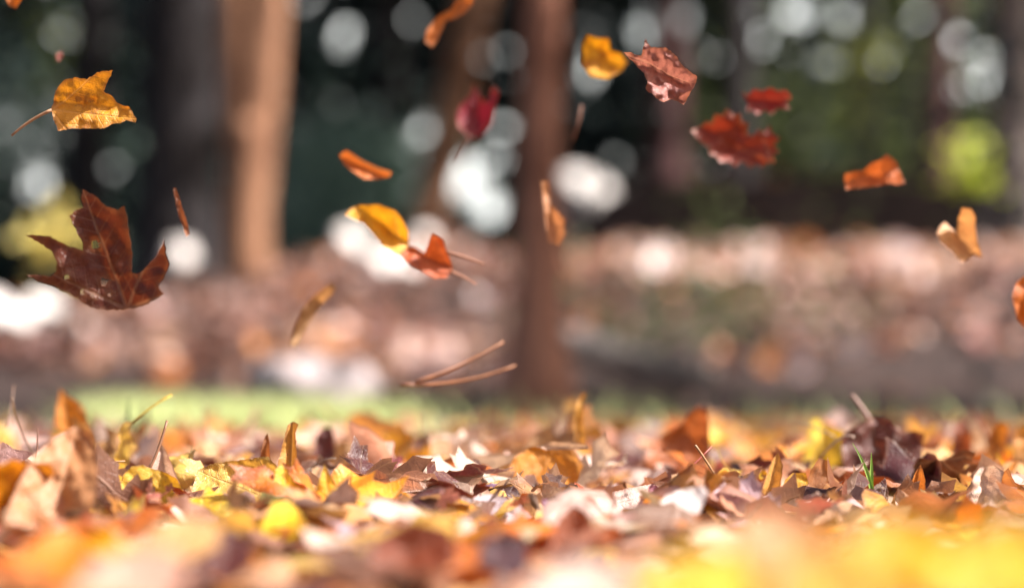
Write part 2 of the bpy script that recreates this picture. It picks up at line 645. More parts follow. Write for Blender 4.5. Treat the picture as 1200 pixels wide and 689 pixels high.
for i in range(640):                        # big pale leaves whose colour paints bright spots of sun
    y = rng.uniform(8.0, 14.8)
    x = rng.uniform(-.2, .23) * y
    if rng.random() > painted_sun(x, y) + .05: continue
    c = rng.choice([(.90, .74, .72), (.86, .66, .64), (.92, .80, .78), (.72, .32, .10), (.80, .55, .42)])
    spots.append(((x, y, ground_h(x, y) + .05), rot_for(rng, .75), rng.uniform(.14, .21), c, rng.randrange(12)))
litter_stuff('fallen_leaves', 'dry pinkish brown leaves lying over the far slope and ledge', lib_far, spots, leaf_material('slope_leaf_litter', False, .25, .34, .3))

# ---------------------------------------------------------------- grass strip
g = NT('grass_blade')
oi = g.n('NewGeometry')
n1 = g.noise(oi.outputs['Position'], 6, 3)
M_GRASS = g.shader(g.mix(n1, (.32, .42, .12, 1), (.64, .68, .34, 1)), .5, .4, .45)
V, F = [], []
r = random.Random(5)
for i in range(26000):
    y = r.uniform(3.4, 6.4)
    x = r.uniform(-.30 * y, .30 * y)
    side = smooth(-.02, -.07, x / y) * smooth(-.19, -.15, x / y)
    if r.random() > .012 + side * (.16 + 2.0 * max(0, .10 + noise.noise(Vector((x * 2.4, y * 1.6, 5))))):
        continue
    p = Vector((x, y, ground_h(x, y) - .003))
    hgt = r.uniform(.03, .095)
    a = r.uniform(0, math.tau)
    d = Vector((math.cos(a), math.sin(a), 0))
    s = Vector((-d.y, d.x, 0)) * r.uniform(.0016, .0032)
    t1 = p + d * hgt * .25 + Vector((0, 0, hgt * .6))
    t2 = p + d * hgt * r.uniform(.5, 1.1) + Vector((0, 0, hgt))
    k = len(V)
    V += [p - s, p + s, t1 + s * .8, t1 - s * .8, t2]
    F += [(k, k + 1, k + 2, k + 3), (k + 3, k + 2, k + 4)]
o = obj('grass', mesh_from('grass', V, F, M_GRASS))
tag(o, 'strip of short bright green grass behind the leaf bed', None, None, 'stuff')

# ---------------------------------------------------------------- trees
def bark(name, c1, c2):
    g = NT(name)
    tc = g.n('TexCoord')
    mp = g.n('Mapping')
    mp.inputs['Scale'].default_value = (9, 9, 1.6)
    g.set(mp.inputs[0], tc.outputs['Object'])
    n1 = g.noise(mp.outputs[0], 2.2, 6, .65)
    n2 = g.noise(tc.outputs['Object'], 3.4, 4)
    b = g.mix(g.mr(n1, .35, .65), rgba(c2), rgba(c1))
    b = g.mix(g.math('MULTIPLY', g.mr(n2, .42, .62), .75), b, rgba([c1[0] * .42, c1[1] * .36, c1[2] * .34]))
    return g.shader(b, .85, .25, 0, None, n1, .9, .03)


M_BARK_TAN = bark('tan_bark', (.38, .20, .115), (.24, .12, .07))
M_BARK_RED = bark('reddish_bark', (.50, .23, .15), (.30, .13, .085))
M_BARK_DARK = bark('dark_bark', (.035, .030, .032), (.018, .016, .018))
M_BARK_GREY = bark('grey_bark', (.30, .26, .24), (.16, .14, .13))
M_BARK_MAR = bark('brown_bark', (.13, .06, .06), (.06, .03, .03))


def foliage_mat(name, c1, c2, trans=.35, rough=.5):
    g = NT(name)
    a = g.n('Attribute', attribute_name='lrnd')
    b = g.mix(a.outputs['Fac'], rgba(c1), rgba(c2))
    return g.shader(b, rough, .35, trans)


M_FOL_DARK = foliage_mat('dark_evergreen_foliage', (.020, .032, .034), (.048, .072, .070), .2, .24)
M_FOL_TEAL = foliage_mat('blue_green_foliage', (.14, .23, .18), (.30, .42, .35), .35)
M_FOL_LIME = foliage_mat('lime_foliage', (.30, .36, .03), (.52, .58, .07), .5)
M_FOL_GREEN = foliage_mat('mid_green_foliage', (.06, .085, .03), (.14, .18, .06), .4)


def leaf_cloud(name, mat, pts, size, r, parent, flat=.0):
    """many separate pointed leaves, each a folded diamond"""
    n = len(pts)
    V = np.empty((n * 4, 3), np.float32)
    F = np.empty((n * 2, 3), np.int32)
    rn = np.empty(n * 4, np.float32)
    for i, p in enumerate(pts):
        q = Euler((r.uniform(0, 6.28), r.uniform(0, 6.28), r.uniform(0, 6.28))).to_matrix()
        s = size * r.uniform(.6, 1.35)
        for k, c in enumerate(((0, -.5, 0), (.3, 0, .1), (0, .55, 0), (-.3, 0, .1))):
            V[i * 4 + k] = p + q @ (Vector(c) * s)
        F[i * 2] = (i * 4, i * 4 + 1, i * 4 + 2)
        F[i * 2 + 1] = (i * 4, i * 4 + 2, i * 4 + 3)
        rn[i * 4:i * 4 + 4] = r.random()
    me = mesh_np(name, V, F, mat, False)
    me.attributes.new('lrnd', 'FLOAT', 'POINT').data.foreach_set('value', rn)
    return obj(name, me, parent)


def trunk_tube(name, pts, radii, mat, parent, sides=14, seed=0):
    V, F = [], []
    n = len(pts)
    a = Vector((1, 0, 0))
    for i, p in enumerate(pts):
        for k in range(sides):
            q = math.tau * k / sides
            rr = radii[i] * (1 + .09 * noise.noise(Vector((math.cos(q) * 1.5 + seed, math.sin(q) * 1.5, p.z * 1.2))))
            V.append(p + Vector((math.cos(q) * rr, math.sin(q) * rr, 0)))
    for i in range(n - 1):
        for k in range(sides):
            F.append((i * sides + k, i * sides + (k + 1) % sides, (i + 1) * sides + (k + 1) % sides, (i + 1) * sides + k))
    F.append(tuple((n - 1) * sides + k for k in range(sides)))
    return obj(name, mesh_from(name, V, F, mat), parent)


def at_ground(px, d):
    x = (px - 600) / FPX * d
    return Vector((x, d, ground_h(x, d)))


def tree(px, d, dia, lean, mat, label, height=8.0, fol=None, crown_n=1800, crown_r=2.2, crown_z=None, seed=0, fork=None, flare=1.5, group='tall trees behind the leafy slope'):
    r = random.Random(seed)
    base = at_ground(px, d)
    root = obj('tree', None)
    root.location = base
    tag(root, label, 'tree', group)
    n = 16
    ftop = fork[0] if fork else height
    pts = [Vector((lean * z + .03 * noise.noise(Vector((z * .5, seed, 0))) * min(1, z), 0, z - .08)) for z in [ftop * (i / (n - 1)) ** 1.5 for i in range(n)]]
    rad = [dia / 2 * (1 + (flare - 1) * math.exp(-q.z * 5)) * (1 - .55 * max(0, q.z) / height) for q in pts]
    trunk_tube('trunk', pts, rad, mat, root, seed=seed)
    tips = [pts[-1]]
    if fork:
        tips = []
        for (dx, rr) in fork[1]:
            q = [pts[-1] + Vector((dx * t * (1 - .3 * t / 2), .04 * t, t)) - Vector((0, 0, .45)) for t in [(height - ftop) * (i / 9) ** 1.2 for i in range(10)]]
            trunk_tube('limb', q, [rr * (1 - .6 * i / 9) for i in range(10)], mat, root, 12, seed + 3)
            tips.append(q[-1])
    cz = crown_z or (height * .45, height * 1.15)
    pts_l = []
    for k in range(max(3, int(6 * crown_r))):
        z = r.uniform(*cz)
        a = r.uniform(0, math.tau)
        prof = math.sin(math.pi * min(.95, max(.12, (z - cz[0]) / (cz[1] - cz[0]) * .8 + .15)))
        ln = crown_r * prof * r.uniform(.6, 1.0)
        zz = min(z, height * .97)
        st = Vector((lean * zz, 0, zz)) if not fork else tips[k % len(tips)] * (zz / height)
        en = st + Vector((math.cos(a) * ln, math.sin(a) * ln, r.uniform(.0, .5)))
        if k < 7:
            v, f = tube(bezier(st, (st + en) / 2 + Vector((0, 0, .15)), en, 6), dia * .12, dia * .03, 5)
            obj('branch', mesh_from('branch', v, f, mat), root)
        m = crown_n // max(3, int(6 * crown_r))
        for j in range(m):
            t = r.uniform(.25, 1.08)
            s = .42 + .25 * crown_r * .5
            pts_l.append(st.lerp(en, t) + Vector((r.gauss(0, s), r.gauss(0, s), r.gauss(0, s * .6))))
    if fol:
        leaf_cloud('crown', fol[0], pts_l, fol[1], r, root)
    return root


DARK = (M_FOL_DARK, .30)
tree(288, 12.6, .235, .0, M_BARK_TAN, 'sunlit tan barked tree forking into two limbs on the slope', 8, DARK, 1500, 2.4, (6.2, 9.5), 1, (.95, ((-.10, .104), (.10, .108))), 1.15)
tree(627, 6.9, .125, .02, M_BARK_RED, 'slim reddish brown tree standing at the edge of the grass', 6.5, (M_FOL_GREEN, .22), 900, 1.5, (3.0, 7), 2, None, 2.1)
tree(482, 19.5, .33, .22, M_BARK_TAN, 'leaning dull tan tree farther back beyond the slim reddish tree', 9, DARK, 1500, 2.4, (3.7, 6.5), 3)
tree(1192, 15.2, .34, -.01, M_BARK_GREY, 'stout grey barked tree next to the lime green sapling', 8, DARK, 500, 1.8, (3.8, 7), 4)
tree(205, 15.2, .52, .015, M_BARK_DARK, 'thick black trunked tree left of the forked tan tree', 10, DARK, 2200, 2.8, (3.0, 7), 5)
tree(783, 21.5, .34, -.01, M_BARK_MAR, 'dark maroon brown tree in the shade above the bank', 9, DARK, 450, 1.8, (3.7, 6.5), 6)
tree(862, 24.0, .36, .01, M_BARK_DARK, 'black trunked tree in the shade right of the maroon one', 10, DARK, 1500, 2.6, (4, 11), 7)
tree(1100, 20.5, .26, .02, M_BARK_MAR, 'thin dark brown tree between the lime sapling and the shade', 9, DARK, 1200, 2.2, (3.7, 6.5), 8)
tree(462, 22.5, .30, -.02, M_BARK_DARK, 'slim black trunked tree behind the blue green shrubs', 9, DARK, 1400, 2.3, (3.7, 6.5), 9)
tree(95, 21.0, .36, .03, M_BARK_DARK, 'slanting black trunked tree at the dim left edge of the wood', 10, DARK, 1600, 2.5, (4, 11), 10)
tree(1010, 26.0, .30, .0, M_BARK_DARK, 'straight black trunked tree deep in the wood under pale gaps', 10, DARK, 1500, 2.5, (4, 11), 11)


tree(1715, 16.5, .36, .0, M_BARK_DARK, 'unseen dark tree added past the stout grey one to shade the bank', 8.5, DARK, 4600, 1.5, (3.6, 7.8), 21)  # unseen tree, added only to throw shade on the bank


def shrub(px, d, wid, hgt, fol, n, label, seed, gaps=(), name='shrub', group='dark evergreen shrubs closing the wood', base_z=0.0):
    """a bush: several stems and a crown of many leaves; gaps are open places in the crown"""
    r = random.Random(seed)
    base = at_ground(px, d)
    root = obj(name, None)
    root.location = base
    tag(root, label, 'shrub' if name == 'shrub' else 'sapling', group)
    stems_v, stems_f = [], []
    blobs = []
    for k in range(max(5, int(wid * hgt * 2.2))):
        bx = r.uniform(-.5, .5) * wid
        blobs.append((Vector((bx, r.gauss(0, .35) * min(1, wid), base_z + (hgt - base_z) * r.uniform(.06, 1.0) * (1 - .25 * abs(bx) / wid))), r.uniform(.30, .62) * min(1, .12 + wid)))
    for (c, s) in blobs[:7]:
        v, f = tube(bezier(Vector((c.x * .3, 0, -.05)), Vector((c.x * .5, 0, c.z * .6)), c, 6), .03, .008, 5)
        k = len(stems_v)
        stems_v += v
        stems_f += [tuple(i + k for i in q) for q in f]
    obj('stem', mesh_from('stem', stems_v, stems_f, M_BARK_DARK), root)
    pts = []
    guard = 0
    while len(pts) < n and guard < n * 5:
        guard += 1
        c, s = r.choice(blobs)
        p = c + Vector((r.gauss(0, s), r.gauss(0, s * .7), r.gauss(0, s * .85)))
        if p.z < 0: continue
        if any(((p.x - gx) ** 2 + (p.z - gz) ** 2) < gr * gr for gx, gz, gr in gaps): continue
        pts.append(p)
    leaf_cloud('crown', fol[0], pts, fol[1], r, root)
    return root


def gap_at(px, py, pr, spx, d):
    """an opening at a place in a bush's own plane"""
    b = at_ground(spx, d)
    q = P(px, py, d / math.cos(PITCH))
    return (q.x - b.x, q.z - b.z, pr * .78 * d / FPX + .06)


GAPS = [(40, 210, 20), (25, 235, 12), (122, 197, 8), (345, 150, 12), (437, 122, 12), (405, 35, 14), (395, 60, 8), (546, 210, 23), (574, 243, 23), (580, 185, 13), (592, 150, 10), (670, 120, 8), (720, 190, 8), (690, 90, 9), (640, 200, 8), (1050, 40, 9), (925, 60, 9), (890, 10, 10), (1120, 50, 10), (1190, 30, 10), (500, 150, 7),
        (685, 30, 9), (780, 8, 25), (800, 20, 14), (750, 30, 8), (845, 60, 7), (940, 10, 21), (1000, 12, 14), (1015, 55, 13), (1010, 75, 10), (985, 25, 10), (1095, 15, 14), (1160, 12, 13),
        (1170, 70, 14), (1175, 45, 9), (1130, 105, 13), (1085, 85, 9), (1060, 140, 8), (60, 25, 12), (70, 45, 10), (15, 20, 8), (305, 20, 7), (480, 20, 10), (560, 60, 7), (620, 10, 9), (900, 40, 7), (960, 75, 8),
        (1145, 195, 10), (10, 140, 6), (85, 120, 7), (330, 110, 7), (470, 90, 6), (285, 205, 8), (210, 290, 12), (85, 275, 12), (48, 305, 11)]
SD = 28.0
gr = random.Random(12)
for k in range(165):
    gx = gr.uniform(-10, 1210) if gr.random() < .5 else gr.uniform(690, 1210)
    gy = 235 * gr.random() ** 1.5 - 5
    if gr.random() < .35 and gx > 690: gy *= .4
    GAPS.append((gx, gy, gr.choice([1, 2, 3, 4, 5, 7])))
for k, (spx, wid, hgt) in enumerate([(-70, 2.6, 5.0), (140, 2.4, 4.6), (350, 2.3, 5.0), (560, 2.3, 4.8), (770, 2.3, 4.9), (980, 2.3, 4.6), (1190, 2.5, 4.9), (1400, 2.4, 4.6), (-290, 2.4, 4.7)]):
    gs = [gap_at(a, b_, r_, spx, SD) for a, b_, r_ in GAPS]
    lab = ['dark evergreen shrub at the left edge of the wood', 'dark evergreen shrub behind the thick black trunk', 'dark evergreen shrub behind the blue green bush', 'dark evergreen shrub pierced by white gaps beyond the slim reddish tree',
           'dark evergreen shrub behind the maroon brown tree', 'dark evergreen shrub with pale gaps behind the straight black tree', 'dark evergreen shrub behind the lime green sapling', 'dark evergreen shrub past the stout grey tree', 'dark evergreen shrub past the dim left edge of the wood'][k]
    shrub(spx, SD, wid, hgt, (M_FOL_DARK, .20), 13500, lab, 40 + k, gs)

shrub(392, 22.0, 1.3, 1.75, (M_FOL_TEAL, .12), 2200, 'blue green bush glowing in the gap between two trunks', 61, [gap_at(a, b_, r_, 385, 23.5) for a, b_, r_ in GAPS], group=None)
shrub(1060, 25.0, 1.5, 3.0, (M_FOL_GREEN, .12), 900, 'loose mid green bush catching light among the dark shrubs', 68, [gap_at(a, b_, r_, 1060, 25.0) for a, b_, r_ in GAPS], group=None)
shrub(55, 25.0, 1.2, 2.6, (M_FOL_TEAL, .12), 700, 'loose blue green bush at the dim left edge of the wood', 71, [gap_at(a, b_, r_, 55, 25.0) for a, b_, r_ in GAPS], group=None)
shrub(930, 26.0, 1.3, 2.8, (M_FOL_GREEN, .12), 800, 'mid green bush behind the two dark red falling leaves', 72, [gap_at(a, b_, r_, 930, 26.0) for a, b_, r_ in GAPS], group=None)
M_FOL_YEL = foliage_mat('yellow_foliage', (.74, .60, .10), (.86, .76, .32), .5)
M_FOL_BRIGHT = foliage_mat('bright_lime_foliage', (.46, .56, .05), (.66, .74, .12), .5)
shrub(1140, 14.0, .03, .76, (M_FOL_BRIGHT, .075), 130, 'lime green sapling lit by the sun beside the grey tree', 62, name='sapling', group=None, base_z=.42)
shrub(1015, 22.5, .25, 1.5, (M_FOL_LIME, .07), 60, 'tall sparse yellow green sapling among dark shrubs', 63, name='sapling', group=None, base_z=.7)
shrub(68, 9.5, .05, .50, (M_FOL_YEL, .07), 60, 'small added sapling, its yellow leaves standing in for light behind the maple leaf', 69, name='sapling', group=None, base_z=.40)  # sapling added so its yellow leaves imitate spots of light
shrub(65, 22.5, .3, 2.75, (M_FOL_LIME, .09), 120, 'sparse yellow green sapling at the upper left of the wood', 64, name='sapling', group=None, base_z=2.1)
shrub(875, 9.4, .45, .14, (M_FOL_GREEN, .05), 260, 'low green plant on the slope under the bright leaves', 65, name='shrub', group=None)
shrub(730, 9.2, .35, .12, (M_FOL_GREEN, .05), 160, 'low green plant on the slope nearer the slim tree', 66, name='shrub', group=None)

shrub(1820, 6.7, 1.2, 3.9, (M_FOL_DARK, .085), 14000, 'unseen evergreen shrub added at the right to shade the foot of the slope', 67, group=None)  # unseen shrub, added to cast shade over the slope foot

# ---------------------------------------------------------------- rocks
g = NT('pale_rock')
tc = g.n('TexCoord')
n1, n2 = g.noise(tc.outputs['Object'], 5, 6), g.noise(tc.outputs['Object'], 28, 4)
M_ROCK = g.shader(g.mix(g.mr(n1, .3, .7), (.52, .48, .46, 1), (.80, .77, .74, 1)), .6, .4, 0, None, g.math('ADD', n1, g.math('MULTIPLY', n2, .3)), .5, .05)


def rock(px, py, d, w_, h_, label, seed, facet=.35, mat=None):
    """an angular weathered boulder with one broad broken face"""
    bm = bmesh.new()
    bmesh.ops.create_icosphere(bm, subdivisions=4, radius=1.0)
    pr = random.Random(int(seed * 100))
    planes = [(Vector((pr.gauss(0, 1), pr.gauss(0, 1), pr.gauss(0, 1))).normalized(), pr.uniform(.62, .9)) for _ in range(9)]
    planes += [(Vector((0, 0, 1)), .7), (Vector((.5, -.6, .62)).normalized(), facet)]
    for v in bm.verts:
        q = v.co.copy()
        for nrm, lim in planes:
            e = q.dot(nrm) - lim
            if e > 0: q -= nrm * e * .92
        q += q * (.10 * noise.noise(v.co * 2.2 + Vector((seed * 5, 1, 0))) + .04 * noise.noise(v.co * 6 + Vector((seed, 1, 0))))
        v.co = Vector((q.x * w_ / 1.7, q.y * w_ * .42, q.z * h_ / 1.4))
    me = bpy.data.meshes.new('rock')
    bm.to_mesh(me); bm.free()
    me.materials.append(mat or M_ROCK)
    me.polygons.foreach_set('use_smooth', [True] * len(me.polygons))
    o = obj('rock', me)
    o.location = P(px, py, d)
    return tag(o, label, 'rock', 'pale rocks on the woodland floor')


g = NT('grey_pink_rock')
tc = g.n('TexCoord')
n1, n2 = g.noise(tc.outputs['Object'], 9, 6), g.noise(tc.outputs['Object'], 40, 4)
M_ROCK2 = g.shader(g.mix(g.mr(n1, .3, .7), (.26, .22, .22, 1), (.48, .41, .41, 1)), .7, .3, 0, None, g.math('ADD', n1, g.math('MULTIPLY', n2, .3)), .5, .05)
rock(366, 460, 6.3, .33, .17, 'broad grey pink rock standing behind the grass strip', 1.3, .55, M_ROCK2)
rock(-22, 362, 9.0, .22, .13, 'long white sunlit rock at the left edge below the dark trees', 2.1)
rock(48, 360, 9.1, .13, .11, 'small white rock right of the long one at the left edge', 2.9)
rock(22, 372, 8.7, .10, .07, 'lowest white rock of the three at the left edge', 7.3)
rock(410, 282, 11.5, .13, .13, 'rounded white rock highest in the cluster right of the forked tan tree', 3.7)
rock(446, 306, 11.2, .14, .10, 'wide white rock at the foot of the cluster right of the forked tan tree', 4.4)
rock(478, 312, 11.0, .10, .07, 'small white rock at the right end of the cluster by the forked tan tree', 8.2)
rock(498, 278, 12.0, .09, .09, 'single white rock just behind the cluster by the forked tan tree', 9.4)
rock(212, 300, 12.4, .13, .14, 'white rock at the foot of the thick black trunk', 10.3)
rock(685, 226, 18.2, .40, .34, 'white boulder on the ledge beside the slim reddish tree', 5.2)

# a grey fallen log lying across the shaded foot of the slope
lg = obj('fallen_log', None)
lg.location = P(738, 420, 7.6)
tag(lg, 'grey brown fallen log slanting across the foot of the slope', 'log')
lp = [Vector((-.24 + .5 * i / 9, .05 * i / 9, .05 - .11 * i / 9 + .008 * math.sin(i))) for i in range(10)]
v, f = tube(lp, .055, .042, 12)
obj('bark', mesh_from('bark', v, f, M_BARK_GREY), lg)
v, f = tube(bezier(lp[6], lp[6] + Vector((.03, -.03, .05)), lp[6] + Vector((.08, -.04, .08)), 6), .014, .010, 7)
obj('broken_branch', mesh_from('broken_branch', v, f, M_BARK_GREY), lg)

# ---------------------------------------------------------------- single leaves
def stalk_obj(pts, r0, r1, c, parent=None, name='stalk'):
    v, f = tube(pts, r0, r1, 6)
    o = obj(name, mesh_from(name, v, f, M_STALK), parent)
    o.color = rgba(c)
    return o


def traced(pts, d, c, label, base, tip, fold=.25, curl=.5, crinkle=1.0, lean=0, palm=1.0, stalk=None, cat='leaf', group=None, name='leaf', holes=(), yaw=0, scol=None, seed=1, stem_r=.0009, step=.05, dd=0.0):
    """one leaf whose outline stands at its own distance; relief, lean and folds give it depth"""
    r = random.Random(seed * 31 + 5)
    B, T = Vector(base), Vector(tip)
    L = (T - B).length
    ax = (T - B) / L
    pe = Vector((-ax.y, ax.x))            # photo y runs down: pe is right of the axis
    cx = sum(p[0] for p in pts) / len(pts); cy = sum(p[1] for p in pts) / len(pts)
    lowest = max(p[1] for p in pts)
    cl = math.cos(R(lean))
    uvp = []
    for p in pts:
        q = Vector(p) - B
        uvp.append((q.dot(pe) / L, q.dot(ax) / L))
    hl = [((Vector(h[:2]) - B).dot(pe) / L, (Vector(h[:2]) - B).dot(ax) / L, h[2] / L) for h in holes]
    V, F, ed = tri_poly(uvp, step * max(.6, min(1.6, 60 / L)), r, .006, hl)
    off = Vector((seed * 3.7, seed * 1.3, seed))
    mpx = d / FPX                        # metres per photo pixel at this distance
    anchor = P(cx, lowest if lean else cy, d)
    ay = lowest if lean else cy
    kx, ky = sum(a for a, _ in V) / len(V), sum(b_ for _, b_ in V) / len(V)

    def place(u, v):
        q = B + (pe * u + ax * v) * L
        n = noise.noise(Vector((u * 2.4, v * 2.4, 0)) + off) * 1.5 + noise.noise(Vector((u * 7, v * 7, 4)) + off) * .5 + noise.noise(Vector((u * 17, v * 17, 8)) + off) * .16
        z = (fold * abs(u - kx) + curl * ((u - kx) ** 2 * .8 + (v - ky) ** 2 * .5) + .075 * crinkle * n) * L * mpx
        z += math.tan(R(yaw)) * (q.x - cx) * mpx
        X, Y = (q.x - cx) * mpx, (ay - q.y) * mpx
        if lean:
            # rises and leans away; the height keeps its true size
            return RT * X + UP * (Y) + FW * (Y * math.tan(R(lean)) - z * 1.0)
        return RT * X + UP * Y - FW * z

    P3 = [place(*q) for q in V]
    o = obj(name, mesh_from(name, P3, F, M_LEAF))
    o.location = anchor
    o.color = rgba(c)
    put_leaf_attrs(o.data, V, ed, palm)
    tag(o, label, cat, group)
    for st in (stalk or ()):
        a, m, b_ = [Vector(q) for q in st[:3]]
        pp = []
        for q in bezier(a, m, b_, 9):
            e = q - B
            uu, vv = e.dot(pe) / L, e.dot(ax) / L
            w3 = place(max(-.6, min(.6, uu)), max(-.1, min(1.1, vv)))
            q3 = RT * ((q.x - cx) * mpx) + UP * ((ay - q.y) * mpx)
            if lean: q3 += FW * ((ay - q.y) * mpx * math.tan(R(lean)))
            dep = w3.dot(FW) if not lean else None
            if dep is not None: q3 += FW * (place(*( (a - B).dot(pe) / L, (a - B).dot(ax) / L)).dot(FW))
            pp.append(q3)
        stalk_obj(pp, stem_r * (1.0 if len(st) < 4 else st[3]), stem_r * .7 * (1.0 if len(st) < 4 else st[3]), scol or (.45, .25, .12), o)
    return o


FALL = 'leaves falling through the air'


def falling(pts, d, c, label, base, tip, **kw):
    return traced(pts, d, c, label, base, tip, group=FALL, **kw)


falling([(62, 128), (63, 118), (66, 107), (78, 95), (92, 92), (105, 95), (118, 87), (136, 85), (128, 98), (123, 108), (133, 114), (138, 121), (145, 124), (153, 126), (157, 133), (162, 140), (161, 145), (150, 142),
         (143, 146), (135, 146), (125, 152), (110, 152), (90, 152), (72, 155), (66, 142)], 1.71, (.66, .30, .02), 'orange and yellow maple leaf with a long pale stalk, falling at upper left', (62, 130), (162, 140), fold=.5, curl=.4,
        stalk=[((63, 130), (38, 140), (16, 160), 1.3)], scol=(.55, .33, .18), seed=2, step=.035)
falling([(97, 222), (110, 228), (127, 243), (141, 247), (149, 242), (152, 257), (153, 273), (156, 297), (156, 320), (162, 321), (171, 316), (184, 303), (193, 290), (197, 280), (199, 300), (203, 310), (197, 323), (190, 335), (197, 344), (188, 350),
         (173, 357), (157, 362), (127, 364), (107, 360), (87, 347), (70, 338), (50, 331), (33, 322), (45, 322), (60, 324), (68, 318), (69, 307), (61, 294), (48, 286), (32, 275), (60, 277), (80, 288), (98, 294), (98, 285), (91, 270), (82, 253), (92, 245), (98, 243), (95, 232)],
        1.62, (.12, .026, .010), 'large dark brown maple leaf with pale specks, falling at left', (150, 362), (97, 222), fold=.15, curl=.35, seed=3, holes=[(112, 287, 7), (123, 330, 6), (98, 343, 4), (110, 347, 3.6), (80, 325, 4), (129, 345, 3.4)], step=.04, yaw=8)
falling([(203, 221), (206, 220), (212, 236), (219, 258), (222, 275), (218, 278), (213, 262), (207, 242)], 1.80, (.40, .13, .05), 'thin rust brown sliver of a leaf hanging edge on above the brown maple leaf', (220, 277), (204, 220), palm=0, curl=.2, fold=.5, seed=4)
falling([(3, -12), (28, -9), (27, 0), (19, 11), (11, 8)], 1.9, PAL['orange'], 'small orange leaf half out of view at the top left corner', (15, 12), (15, -14), seed=5)
falling([(66, 63), (72, 60), (75, 66), (69, 73), (65, 70)], 1.95, (.5, .2, .16), 'tiny pink scrap of leaf above the orange maple leaf', (66, 72), (74, 60), seed=6, palm=0)
falling([(498, 50), (500, 38), (507, 27), (517, 18), (528, 12), (536, 0), (545, -8), (558, -10), (554, 6), (545, 17), (534, 24), (524, 25), (519, 34), (513, 48), (507, 58)], 2.06, (.60, .18, .03), 'curled orange leaf at the top edge above the leaning tan tree', (505, 57), (552, -6), fold=.6, curl=.8, palm=0, seed=7)
falling([(535, 137), (540, 123), (551, 113), (555, 99), (562, 110), (567, 120), (574, 114), (578, 101), (585, 108), (580, 127), (578, 147), (568, 158), (560, 164), (547, 160), (537, 150)], 2.2, (.22, .012, .03), 'crimson leaf with forked tips before the leaning tan tree', (552, 163), (560, 100), fold=.4, seed=8,
        stalk=[((551, 162), (543, 172), (535, 192))], scol=(.4, .1, .1))
falling([(398, 182), (407, 177), (417, 183), (428, 190), (443, 197), (460, 202), (457, 208), (443, 211), (427, 211), (415, 202), (403, 193)], 2.0, (.62, .18, .03), 'small orange leaf drifting edge on before the blue green bush', (460, 205), (399, 180), fold=.8, palm=0, seed=9)
falling([(405, 253), (411, 245), (420, 241), (444, 240), (464, 247), (474, 260), (480, 272), (479, 288), (468, 300), (452, 291), (439, 277), (427, 263)], 1.93, (.82, .42, .02), 'bright golden leaf overlapping a red one before the white boulders', (470, 298), (407, 250), fold=.5, curl=.7, seed=10)
falling([(468, 298), (476, 288), (487, 290), (498, 297), (503, 283), (507, 274), (519, 281), (523, 292), (528, 305), (531, 316), (524, 326), (509, 327), (497, 320), (482, 312)], 1.93, (.50, .10, .02), 'red and orange leaf with two stalks beside the bright golden one', (528, 318), (470, 296), fold=.6, curl=.6, seed=11,
        stalk=[((527, 318), (543, 324), (558, 334), 1.4), ((524, 296), (545, 301), (568, 310), 1.4)], scol=(.45, .20, .12))
falling([(388, 331), (396, 338), (388, 348), (379, 355), (369, 368), (362, 381), (356, 392), (349, 408), (340, 405), (344, 388), (349, 375), (355, 362), (368, 347)], 2.0, (.52, .30, .13), 'slim tan leaf hanging nearly edge on below the golden leaf', (344, 407), (392, 334), fold=.5, palm=0, seed=12)
falling([(634, 213), (643, 212), (646, 238), (655, 249), (662, 258), (662, 276), (655, 287), (642, 285), (639, 260), (636, 236)], 2.0, (.55, .26, .12), 'pale orange leaf seen edge on before the slim reddish tree', (650, 286), (638, 213), fold=.8, palm=0, seed=13)
falling([(683, 53), (688, 43), (700, 46), (713, 47), (715, 60), (728, 64), (736, 74), (728, 85), (711, 94), (692, 91), (682, 76)], 2.06, (.86, .42, .01), 'glowing yellow leaf left of the crumpled purple brown one', (735, 74), (684, 60), fold=.3, curl=.6, seed=14)
falling([(730, 64), (740, 64), (750, 68), (755, 49), (761, 60), (777, 60), (788, 66), (796, 74), (806, 84), (815, 92), (814, 99), (809, 108), (800, 125), (793, 120), (785, 118), (776, 123), (768, 118), (755, 107), (757, 98), (753, 89), (742, 75)], 1.72, (.36, .15, .13), 'crumpled purple brown leaf beside the glowing yellow one', (731, 65), (812, 100), fold=.9, curl=.9, crinkle=3.6, seed=15, step=.035)
falling([(809, 153), (821, 149), (826, 143), (834, 145), (836, 135), (844, 137), (850, 129), (858, 136), (866, 134), (868, 143), (877, 146), (874, 158), (882, 160), (888, 152), (894, 156), (900, 148), (904, 158), (913, 164), (905, 172), (912, 178), (905, 182), (908, 192), (898, 191), (892, 198), (886, 193), (877, 198), (868, 190), (862, 197), (853, 191), (842, 192), (838, 184), (830, 182), (829, 174), (820, 168)], 2.06, (.24, .03, .012), 'wide dark red maple leaf hanging above the ledge', (905, 190), (812, 154), fold=.3, seed=16, crinkle=1.5)
falling([(868, 108), (876, 112), (884, 105), (892, 108), (902, 103), (910, 108), (920, 106), (927, 115), (921, 121), (924, 129), (912, 128), (903, 135), (896, 130), (886, 136), (880, 130), (874, 132), (876, 122)], 2.06, (.27, .02, .012), 'small dark red leaf just above the wide dark red one', (924, 117), (871, 113), fold=.5, seed=17)
falling([(988, 204), (1000, 201), (1010, 200), (1020, 191), (1029, 188), (1037, 181), (1043, 185), (1050, 190), (1055, 203), (1058, 216), (1049, 218), (1040, 216), (1025, 219), (1010, 221), (990, 223)], 1.97, (.58, .15, .03), 'rusty orange leaf drifting before the dark bank', (989, 214), (1052, 196), fold=.6, seed=18)
